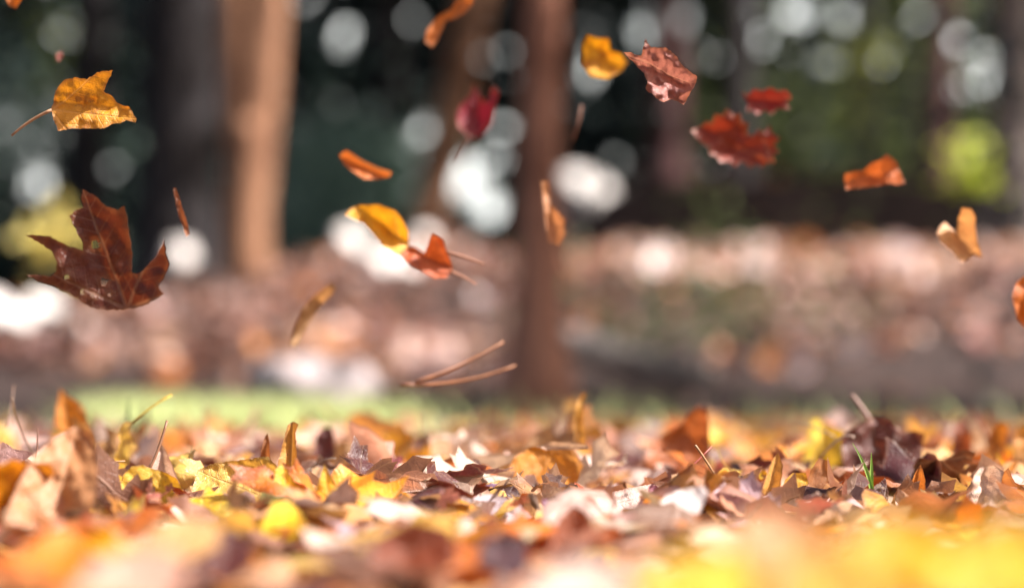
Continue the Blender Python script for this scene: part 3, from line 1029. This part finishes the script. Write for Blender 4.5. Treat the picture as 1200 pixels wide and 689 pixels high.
falling([(1095, 274), (1100, 265), (1107, 260), (1116, 268), (1122, 274), (1121, 258), (1124, 244), (1134, 246), (1140, 255), (1141, 268), (1143, 282), (1151, 302), (1140, 299), (1133, 305), (1126, 309), (1118, 302), (1112, 294), (1099, 284)], 1.94, (.68, .36, .14), 'two lobed pale orange leaf drifting under the lime sapling', (1148, 301), (1105, 255), fold=.5, seed=19)
falling([(1183, 347), (1190, 330), (1204, 320), (1216, 330), (1216, 372), (1203, 388), (1190, 374)], 1.9, (.62, .17, .02), 'orange leaf cut off by the right edge of the view', (1205, 388), (1200, 320), fold=.5, seed=20)

# falling pine needles: one bundle, two needles joined at a sheath
bn = obj('pine_needle', None)
bn.location = P(472, 451, 1.95)
tag(bn, 'pair of long orange brown pine needles falling over the leaf bed', 'pine needle')
for a, m, e in (((0, 0), (70, 3), (132, -22)), ((14, -3), (66, -18), (118, -50))):
    pp = [RT * (q.x * 1.95 / FPX) - UP * (q.y * 1.95 / FPX) + FW * (.02 * i / 8) for i, q in enumerate(bezier(Vector(a), Vector(m), Vector(e), 9))]
    stalk_obj(pp, .0014, .0008, (.50, .20, .08), bn, 'needle')
stalk_obj([RT * (x_ * 1.95 / FPX) for x_ in (-3, 6, 15)], .0019, .0016, (.30, .14, .08), bn, 'sheath')
nd = stalk_obj([Vector((0, 0, 0)), RT * .004 + UP * .014, RT * .007 + UP * .03], .0009, .0008, (.36, .17, .12), None, 'twig')
nd.location = P(672, 164, 2.1)
tag(nd, 'faint brown scrap of twig falling under the glowing yellow leaf', 'twig')

# ---------------------------------------------------------------- leaves that stand out on the bed
BED = 'single leaves lying on top of the leaf bed'
LAND = []                                  # places that neighbours are described by


HERO = []


def lying(pts, d, c, label, base, tip, short=None, **kw):
    kw.setdefault('lean', 25)
    o = traced(pts, d, c, label, base, tip, group=BED, **kw)
    HERO.append((min(p[0] for p in pts), max(p[0] for p in pts), min(p[1] for p in pts), max(p[1] for p in pts), d))
    if short:
        LAND.append((sum(p[0] for p in pts) / len(pts), d, short))
    return o


Yl, Go, Or, Ru, Ma, Ta, Pt, Pi, Mv = (PAL[k] for k in ('yellow', 'golden', 'orange', 'rusty', 'maroon', 'tan', 'pale tan', 'pinkish', 'mauve'))
lying([(135, 606), (137, 575), (144, 556), (152, 547), (165, 545), (175, 550), (184, 552), (196, 556), (206, 560), (214, 570), (222, 585), (225, 606)], 1.66, (.66, .40, .03), 'mottled yellow leaf with a brown stalk curving up from it', (180, 606), (172, 545), 'mottled yellow leaf', lean=20,
      stalk=[((171, 552), (181, 535), (190, 495), 1.5)], scol=(.25, .12, .06), seed=31, step=.035)
lying([(172, 556), (180, 535), (186, 520), (190, 522), (196, 532), (203, 545), (214, 566), (206, 572), (190, 566)], 1.70, (.62, .46, .38), 'pale pointed leaf half rolled behind the mottled yellow one', (195, 570), (187, 520), None, lean=10, palm=0, seed=32, fold=.8)
lying([(229, 552), (245, 545), (262, 542), (275, 541), (295, 538), (312, 536), (322, 546), (335, 560), (335, 580), (320, 594), (280, 590), (245, 588), (226, 576)], 1.68, (.64, .40, .08), 'broad dull yellow leaf with brown spots and a pale rim', (325, 590), (230, 553), 'broad dull yellow leaf', lean=30, seed=33, step=.035, crinkle=1.5)
lying([(318, 604), (318, 580), (320, 552), (328, 545), (337, 556), (347, 568), (358, 574), (367, 582), (362, 596), (350, 606), (335, 610)], 1.57, (.84, .56, .02), 'bright yellow leaf standing with a torn top', (342, 610), (328, 543), 'bright yellow torn leaf', seed=34)
lying([(366, 610), (368, 580), (374, 558), (378, 545), (384, 555), (391, 566), (402, 582), (412, 606), (402, 616), (380, 618)], 1.56, (.86, .60, .05), 'lemon yellow leaf rising to a point', (388, 616), (378, 545), 'lemon yellow point', palm=0, seed=35)
lying([(328, 575), (327, 540), (332, 518), (337, 498), (343, 494), (350, 497), (346, 508), (348, 532), (353, 556), (346, 580)], 1.74, (.58, .30, .06), 'golden brown leaf curled into an upright finger', (340, 578), (343, 494), 'upright golden finger', lean=8, palm=0, fold=1.2, seed=36)
lying([(304, 548), (306, 528), (309, 515), (313, 507), (316, 518), (317, 534), (320, 548)], 1.75, (.42, .16, .05), 'small rust brown leaf tip behind the broad dull yellow leaf', (312, 550), (313, 507), None, lean=8, palm=0, fold=1.0, seed=37)
lying([(64, 498), (66, 475), (70, 455), (80, 466), (92, 471), (101, 482), (102, 500), (84, 512)], 2.15, (.70, .26, .02), 'bright orange leaf peaking over the heap at left', (82, 510), (70, 455), 'orange peak', lean=10, seed=38)
lying([(10, 610), (18, 570), (32, 535), (50, 515), (72, 505), (92, 512), (104, 535), (112, 565), (114, 590), (108, 615), (60, 622)], 1.43, (.46, .22, .09), 'big curled tan leaf with ribbed folds at the left', (60, 618), (72, 505), 'big ribbed tan leaf', lean=40, crinkle=2.0, fold=.5, seed=39)
lying([(750, 565), (754, 532), (768, 515), (786, 504), (800, 497), (806, 484), (816, 475), (827, 478), (831, 495), (832, 525), (825, 558), (800, 574)], 2.12, (.40, .12, .03), 'rusty leaf standing up like a sail', (790, 572), (818, 476), 'rusty sail leaf', lean=5, seed=40, crinkle=1.5)
lying([(938, 545), (944, 515), (950, 492), (957, 489), (968, 497), (985, 503), (1002, 515), (992, 540), (962, 554)], 2.18, (.88, .64, .06), 'pale yellow leaf upright beside the big maroon leaf', (960, 553), (955, 489), 'upright pale yellow leaf', lean=8, seed=41)
lying([(985, 540), (986, 508), (1005, 498), (1025, 488), (1045, 490), (1058, 508), (1072, 504), (1082, 508), (1078, 535), (1064, 575), (1030, 582), (1003, 568)], 2.02, (.13, .035, .025), 'big maroon brown leaf arched over with its stalk raised', (1022, 490), (1035, 580), 'big maroon leaf', lean=10, seed=42, crinkle=1.6,
      stalk=[((1022, 493), (1013, 478), (1001, 463), 2.2)], scol=(.5, .34, .30))
lying([(1112, 548), (1114, 515), (1119, 495), (1128, 488), (1136, 500), (1140, 530), (1134, 552)], 2.3, (.33, .09, .03), 'dark rusty leaf upright behind the bed at right', (1126, 552), (1127, 488), None, lean=5, palm=0, seed=43)
lying([(1152, 545), (1156, 515), (1166, 498), (1176, 493), (1181, 500), (1178, 525), (1170, 548)], 2.2, (.68, .25, .03), 'orange leaf upright with the dark rusty one to its left', (1162, 547), (1176, 493), 'upright orange leaf', lean=5, palm=0, seed=44,
      stalk=[((1160, 520), (1154, 505), (1147, 488), 2.0)], scol=(.4, .14, .08))
lying([(1184, 556), (1186, 520), (1193, 500), (1205, 496), (1214, 505), (1216, 556)], 2.15, (.68, .30, .05), 'orange leaf upright at the right edge of the bed', (1200, 556), (1200, 496), None, lean=5, seed=45)
lying([(674, 520), (672, 490), (675, 474), (681, 461), (687, 460), (684, 474), (684, 495), (688, 520)], 2.02, (.66, .36, .08), 'thin golden leaf tip sticking straight up above the bed', (680, 520), (686, 460), 'thin golden tip', lean=5, palm=0, fold=1.2, seed=46)
lying([(588, 580), (594, 552), (602, 536), (620, 525), (648, 521), (672, 527), (684, 545), (676, 566), (650, 580), (615, 586)], 1.86, (.68, .27, .03), 'deep orange leaf folded under a pale rim', (600, 582), (665, 526), 'deep orange folded leaf', lean=25, seed=47)
lying([(628, 523), (645, 517), (665, 517), (688, 520), (690, 526), (665, 527), (640, 527)], 1.83, (.74, .55, .40), 'narrow cream leaf lying along the top of the deep orange one', (690, 523), (628, 523), None, lean=0, palm=0, seed=48)
lying([(1061, 590), (1064, 570), (1070, 556), (1079, 544), (1083, 560), (1083, 590)], 1.71, (.60, .22, .04), 'small orange leaf rolled into an upright cone', (1072, 590), (1079, 544), 'small orange cone', lean=8, palm=0, fold=1.4, seed=49)
lying([(1048, 603), (1049, 585), (1052, 571), (1062, 578), (1074, 588), (1084, 597), (1078, 606), (1060, 610)], 1.67, (.74, .58, .50), 'small cream leaf point before the orange cone', (1080, 604), (1052, 571), None, lean=15, palm=0, fold=1.0, seed=50)
lying([(1128, 596), (1132, 572), (1140, 556), (1152, 547), (1166, 545), (1176, 552), (1172, 565), (1176, 580), (1168, 598), (1146, 604)], 1.69, (.74, .56, .46), 'cream leaf crumpled into a hollow at right', (1150, 602), (1165, 546), 'crumpled cream leaf', lean=15, crinkle=2.2, fold=.8, seed=51)
lying([(1160, 604), (1165, 580), (1174, 560), (1182, 548), (1190, 565), (1206, 575), (1214, 600), (1190, 610)], 1.70, (.52, .22, .06), 'crinkled orange brown leaf joining the crumpled cream one', (1206, 602), (1180, 548), None, lean=15, crinkle=2.0, seed=52)
lying([(762, 612), (770, 594), (785, 583), (806, 576), (828, 572), (834, 580), (822, 602), (800, 618), (778, 622)], 1.45, (.80, .72, .70), 'leaf coloured white as if overexposed, out of focus in the middle of the bed', (770, 618), (830, 574), 'white bleached leaf', lean=50, seed=53)  # near-white colour stands in for sun overexposing the leaf
lying([(704, 598), (716, 580), (740, 574), (765, 571), (792, 573), (796, 586), (776, 602), (740, 606)], 1.67, (.70, .52, .46), 'cream leaf with fine ribs lying below the rusty sail leaf', (706, 596), (795, 576), 'ribbed cream leaf', lean=55, seed=54, palm=0)
lying([(543, 596), (556, 584), (575, 582), (596, 587), (612, 594), (624, 606), (600, 614), (565, 610)], 1.58, (.64, .54, .60), 'lavender grey leaf lying sideways before the deep orange one', (545, 597), (622, 605), 'lavender leaf', lean=55, seed=55)
lying([(430, 590), (440, 574), (455, 568), (480, 566), (510, 567), (534, 571), (550, 578), (540, 592), (505, 598), (465, 598)], 1.67, (.66, .46, .36), 'pale leaf rolled into a long tube', (548, 582), (432, 588), 'long pale tube', lean=45, palm=0, fold=.2, curl=1.8, seed=56)
lying([(520, 600), (536, 578), (560, 572), (585, 566), (606, 574), (612, 590), (590, 604), (550, 612)], 1.72, (.62, .38, .10), 'dull gold leaf spread flat behind the lavender one', (525, 600), (606, 574), None, lean=50, seed=57)
lying([(890, 575), (905, 540), (913, 530), (918, 545), (914, 570), (906, 590)], 1.75, (.64, .33, .07), 'narrow golden leaf standing on edge', (900, 588), (914, 530), 'narrow golden leaf', lean=10, palm=0, fold=.8, seed=58)
lying([(916, 580), (920, 562), (930, 554), (945, 554), (948, 566), (940, 580), (926, 588)], 1.72, (.74, .42, .03), 'small round yellow leaf by the narrow golden one', (920, 586), (944, 555), 'small round yellow leaf', lean=15, seed=59, palm=0)
lying([(945, 565), (950, 550), (960, 537), (972, 540), (973, 560), (962, 574)], 1.76, (.46, .18, .05), 'brown leaf twisted upright beside the small round yellow one', (950, 572), (962, 537), None, lean=10, seed=60)
lying([(806, 582), (808, 570), (815, 559), (820, 570), (822, 580), (815, 588)], 1.55, (.55, .03, .02), 'little scarlet leaf tip by the overexposed white leaf', (812, 588), (815, 559), None, lean=10, palm=0, seed=61)
lying([(856, 565), (862, 540), (872, 522), (884, 526), (888, 545), (880, 566)], 2.4, (.90, .72, .08), 'lemon leaf blurred far behind the narrow golden leaf', (870, 565), (874, 522), 'far lemon leaf', lean=10, seed=62)
lying([(368, 535), (370, 512), (376, 502), (388, 500), (392, 512), (394, 535), (384, 542)], 2.15, (.13, .03, .028), 'dark maroon leaf stub standing behind the lemon yellow point', (384, 540), (382, 501), 'dark maroon stub', lean=5, seed=63)
lying([(1095, 572), (1100, 555), (1112, 545), (1128, 544), (1134, 556), (1122, 572)], 2.05, (.55, .50, .05), 'yellow green leaf lying behind the crumpled cream one', (1098, 570), (1132, 546), None, lean=40, seed=64)
# near, strongly blurred leaves
lying([(10, 668), (22, 640), (45, 626), (75, 628), (95, 642), (98, 664), (75, 684), (40, 688)], 1.02, (.78, .22, .006), 'vivid orange leaf lying blurred in the near left corner', (20, 680), (90, 635), 'vivid orange leaf', lean=60, seed=65)
lying([(960, 700), (975, 640), (1010, 622), (1060, 606), (1110, 612), (1140, 640), (1120, 690), (1040, 720)], .74, (.82, .50, .012), 'large yellow leaf blurred close by at lower right', (980, 710), (1090, 592), 'large near yellow leaf', lean=35, seed=66)
lying([(1090, 710), (1110, 640), (1150, 618), (1200, 606), (1250, 620), (1260, 690), (1180, 725)], .70, (.82, .52, .015), 'yellow leaf nearest the lower right corner', (1110, 715), (1220, 600), None, lean=35, seed=67)
lying([(740, 725), (760, 676), (800, 650), (860, 644), (900, 664), (890, 715), (810, 735)], .70, (.82, .53, .015), 'yellow leaf blurred at the bottom edge right of centre', (750, 722), (880, 650), None, lean=40, seed=68)
lying([(850, 680), (862, 620), (900, 600), (945, 602), (975, 626), (965, 670), (905, 698)], .84, (.56, .30, .13), 'tan leaf blurred before the small round yellow leaf', (856, 688), (955, 606), None, lean=40, seed=69)
lying([(900, 725), (915, 668), (960, 640), (1010, 644), (1040, 680), (1020, 730)], .66, (.74, .36, .03), 'amber leaf blurred low, left of the large near yellow leaf', (910, 725), (1015, 650), None, lean=40, seed=70)
lying([(80, 705), (100, 665), (140, 650), (190, 652), (215, 672), (200, 712)], .86, (.60, .36, .28), 'pinkish tan leaf right of the vivid orange one', (90, 700), (205, 660), None, lean=60, seed=71)
lying([(150, 645), (175, 618), (215, 610), (250, 620), (255, 642), (215, 660)], 1.08, (.62, .36, .14), 'tan leaf lying blurred before the mottled yellow one', (155, 642), (250, 622), 'near tan leaf', lean=60, seed=72)
lying([(610, 715), (625, 680), (670, 662), (720, 668), (745, 690), (735, 718)], .82, (.76, .60, .52), 'broad pale leaf blurred at the bottom edge', (615, 705), (735, 672), 'broad pale near leaf', lean=62, seed=73)

lying([(222, 668), (236, 640), (262, 622), (290, 632), (298, 660), (270, 682)], 1.10, (.10, .02, .018), 'dark maroon leaf blurred right of the near tan leaf', (225, 672), (292, 630), 'near dark maroon leaf', lean=40, seed=74)
lying([(425, 672), (440, 632), (480, 612), (525, 622), (540, 656), (490, 684)], 1.12, (.24, .05, .015), 'rusty brown leaf blurred before the long pale tube', (430, 676), (530, 622), 'near rusty leaf', lean=35, seed=75)
lying([(556, 668), (566, 636), (596, 626), (620, 640), (618, 668), (586, 682)], 1.14, (.07, .018, .03), 'blackish purple leaf blurred before the lavender one', (560, 672), (616, 636), None, lean=35, seed=76)
lying([(640, 655), (652, 610), (672, 590), (690, 600), (705, 640), (680, 662)], 1.26, (.30, .07, .015), 'rust red leaf blurred with its tip up before the deep orange folded leaf', (672, 660), (674, 590), 'near rust red leaf', lean=20, seed=77)
lying([(1036, 668), (1046, 630), (1072, 604), (1092, 614), (1088, 650), (1062, 676)], .86, (.45, .15, .04), 'brown leaf blurred among the near yellow ones', (1040, 672), (1086, 608), None, lean=30, seed=78)
# twigs and grass
for (a, m, e, d, rad, c, lab) in [((762, 592), (798, 560), (834, 523), 1.70, .0009, (.40, .06, .05), 'thin red stalk slanting up before the rusty sail leaf'),
                                  ((815, 522), (832, 545), (848, 576), 1.70, .0009, (.62, .42, .24), 'thin straw coloured stalk crossing the red one'),
                                  ((14, 466), (22, 520), (60, 556), 1.85, .0009, (.22, .15, .09), 'fine dark stem arching over the heap at left'),
                                  ((0, 545), (22, 548), (52, 572), 1.72, .0013, (.62, .30, .28), 'pink curved stalk lying at the left edge'),
                                  ((8, 500), (14, 478), (16, 452), 1.95, .0007, (.25, .17, .12), 'short fine stem upright near the left edge'),
                                  ((978, 512), (960, 500), (932, 495), 2.0, .0007, (.6, .5, .42), 'hair thin grey stem looping over the pale yellow leaf'),
                                  ((1000, 512), (985, 505), (960, 538), 1.9, .0012, (.76, .6, .48), 'cream stalk beside the upright pale yellow leaf')]:
    p0 = P(*a, d)
    o = stalk_obj([P(q.x, q.y, d + .03 * i / 8) - p0 for i, q in enumerate(bezier(Vector(a), Vector(m), Vector(e), 9))], rad, rad * .7, c, None, 'leaf_stalk')
    o.location = p0
    tag(o, lab, 'stalk')


def blade(name, pts, d, wd, parent, c1):
    V, F = [], []
    n = 9
    for i, q in enumerate(bezier(*[Vector(p) for p in pts], n)):
        s = wd * (1 - (i / (n - 1)) ** 2) + .0001
        p = P(q.x, q.y, d + .012 * i / n)
        V += [p - RT * s - FW * s * .4, p - FW * s * -.3, p + RT * s - FW * s * .4]
    p0 = V[1]
    V = [v - parent.location for v in V]
    for i in range(n - 1):
        F += [(i * 3, i * 3 + 1, i * 3 + 4, i * 3 + 3), (i * 3 + 1, i * 3 + 2, i * 3 + 5, i * 3 + 4)]
    return obj(name, mesh_from(name, V, F, c1), parent)


g = NT('fresh_grass')
n1 = g.noise(g.n('NewGeometry').outputs['Position'], 90, 3)
M_FRESH = g.shader(g.mix(n1, (.14, .30, .03, 1), (.34, .52, .07, 1)), .4, .5, .4)
g = NT('dark_grass')
n1 = g.noise(g.n('NewGeometry').outputs['Position'], 90, 3)
M_DULL = g.shader(g.mix(n1, (.03, .07, .02, 1), (.07, .13, .03, 1)), .4, .5, .3)
for d, m, lab, bl in [(1.72, M_FRESH, 'bright green grass tuft of two blades before the big maroon leaf', [((1023, 582), (1018, 548), (999, 519)), ((1020, 582), (1022, 555), (1021, 530))]),
                      (1.80, M_DULL, 'dark green grass blade between two yellow leaves', [((214, 578), (218, 555), (226, 522))]),
                      (2.1, M_DULL, 'dark upright grass blade behind the heap at left', [((149, 510), (150, 490), (151, 464))])]:
    root = obj('grass_tuft', None)
    root.location = P(*bl[0][0], d)
    tag(root, lab, 'grass blade')
    for pts in bl:
        blade('blade', pts, d, .0016, root, m)

# ---------------------------------------------------------------- the many other leaves on top: copies of a few shapes
protos = []
FLAT = [[.8, 1.1, 1.5, .35][i % 4 if i % 8 < 4 else 3 - i % 4] == .35 for i in range(24)]
ks = ['maple', 'three', 'oval', 'maple', 'narrow', 'three', 'maple', 'oval']
for i in range(24):
    r = random.Random(300 + i)
    V, F, ed, palm, b, P3 = leaf_arrays(ks[i % 8], r, .055, [.8, 1.1, 1.5, .35][i % 4 if i % 8 < 4 else 3 - i % 4])
    me = mesh_from('leaf', P3, F, M_LEAF)
    put_leaf_attrs(me, V, ed, palm)
    d0 = (b(0, .0) - b(0, .06)).normalized()
    s0 = b(0, 0.012)
    sp = bezier(s0, s0 + d0 * .2, s0 + d0 * .38 + Vector((r.uniform(-.12, .12), 0, r.uniform(-.05, .15))), 7)
    v, f = tube(sp, .011, .008, 5)
    sm = mesh_from('stalk', v, f, M_STALK)
    protos.append((me, sm, ks[i % 8], b))

SHAPE = {'maple': 'maple leaf', 'three': 'lobed leaf', 'oval': 'oval leaf', 'narrow': 'narrow leaf'}
picked = []
r = random.Random(77)
N_TOP = 246
tries = 0
cells = []
while len(picked) < N_TOP and tries < 40000:
    tries += 1
    y = .62 + 2.3 * r.random() ** 1.15
    x = r.uniform(-.235, .235) * y
    if any((x - a) ** 2 + ((y - b_) * .55) ** 2 < (.030 * (.7 + .5 * y)) ** 2 for a, b_ in cells): continue
    qx, qy, qd = proj(Vector((x, y, ground_h(x, y) + bed(x, y) + .02)))
    hp = .028 * FPX / qd
    if any(a - hp * .8 < qx < b_ + hp * .8 and qd < dh + .04 and qy - hp * .6 < c_ + .72 * (e_ - c_) and qd > dh - .5 for a, b_, c_, e_, dh in HERO): continue
    cells.append((x, y))
    low = y < 1.46
    li = r.choice([k for k in range(24) if FLAT[k] == low])
    rot = rot_for(r, .14 if low else .40)
    size = r.uniform(.054, .092)
    name, c = pick_colour(r, smooth(.1, .28, x / y) * smooth(1.35, 1.0, y), 1.5 if y < 1.4 else .95)
    if name in ('maroon', 'brown'): rot = rot_for(r, .15)
    z = ground_h(x, y) + .004 + bed(x, y) * 1.05 + r.uniform(0, .006)
    nz = (rot @ Vector((0, 0, 1)))
    if abs(nz.z) < .75: z += size * .12
    loc = Vector((x, y, z))
    me, sm, kind, b = protos[li]
    o = obj('leaf', me)
    o.matrix_world = Matrix.Translation(loc) @ rot.to_4x4() @ Matrix.Scale(size, 4)
    o.color = rgba(c)
    st = obj('stalk', sm, o)
    st.color = rgba([q * .8 for q in c])
    px, py, d = proj(loc)
    curl = abs(b.k2) + abs(b.k1)
    if abs(nz.z) < .72: pose = 'tilted on edge'
    elif curl > 2.0: pose = 'tightly curled'
    elif curl > 1.1: pose = 'curled'
    elif nz.z < 0: pose = 'upside down'
    else: pose = 'lying flat'
    picked.append((o, px, d, name, SHAPE[kind], pose))
# describe each by look and by the landmark leaf that is nearest to it
pend = {}
for (o, px, d, name, shape, pose) in picked:
    x = (px - 600) / FPX * d
    best = min(LAND, key=lambda q: ((q[0] - 600) / FPX * q[1] - x) ** 2 + ((q[1] - d) * .5) ** 2)
    dx, dy = x - (best[0] - 600) / FPX * best[1], d - best[1]
    if abs(dx) > abs(dy) * .5: rel = 'right of' if dx > 0 else 'left of'
    else: rel = 'behind' if dy > 0 else 'in front of'
    pend.setdefault((name, shape, pose, rel, best[2]), []).append((d, o))
ORD = ['nearest', 'second', 'third', 'fourth', 'fifth', 'sixth', 'seventh', 'eighth']
for (name, shape, pose, rel, lm), os_ in pend.items():
    os_.sort(key=lambda q: q[0])
    for k, (d, o) in enumerate(os_):
        t = f'{name} {shape} {pose} {rel} the {lm}'
        if len(os_) > 1: t = f'{ORD[k]} {t}'
        tag(o, t, 'leaf', BED)
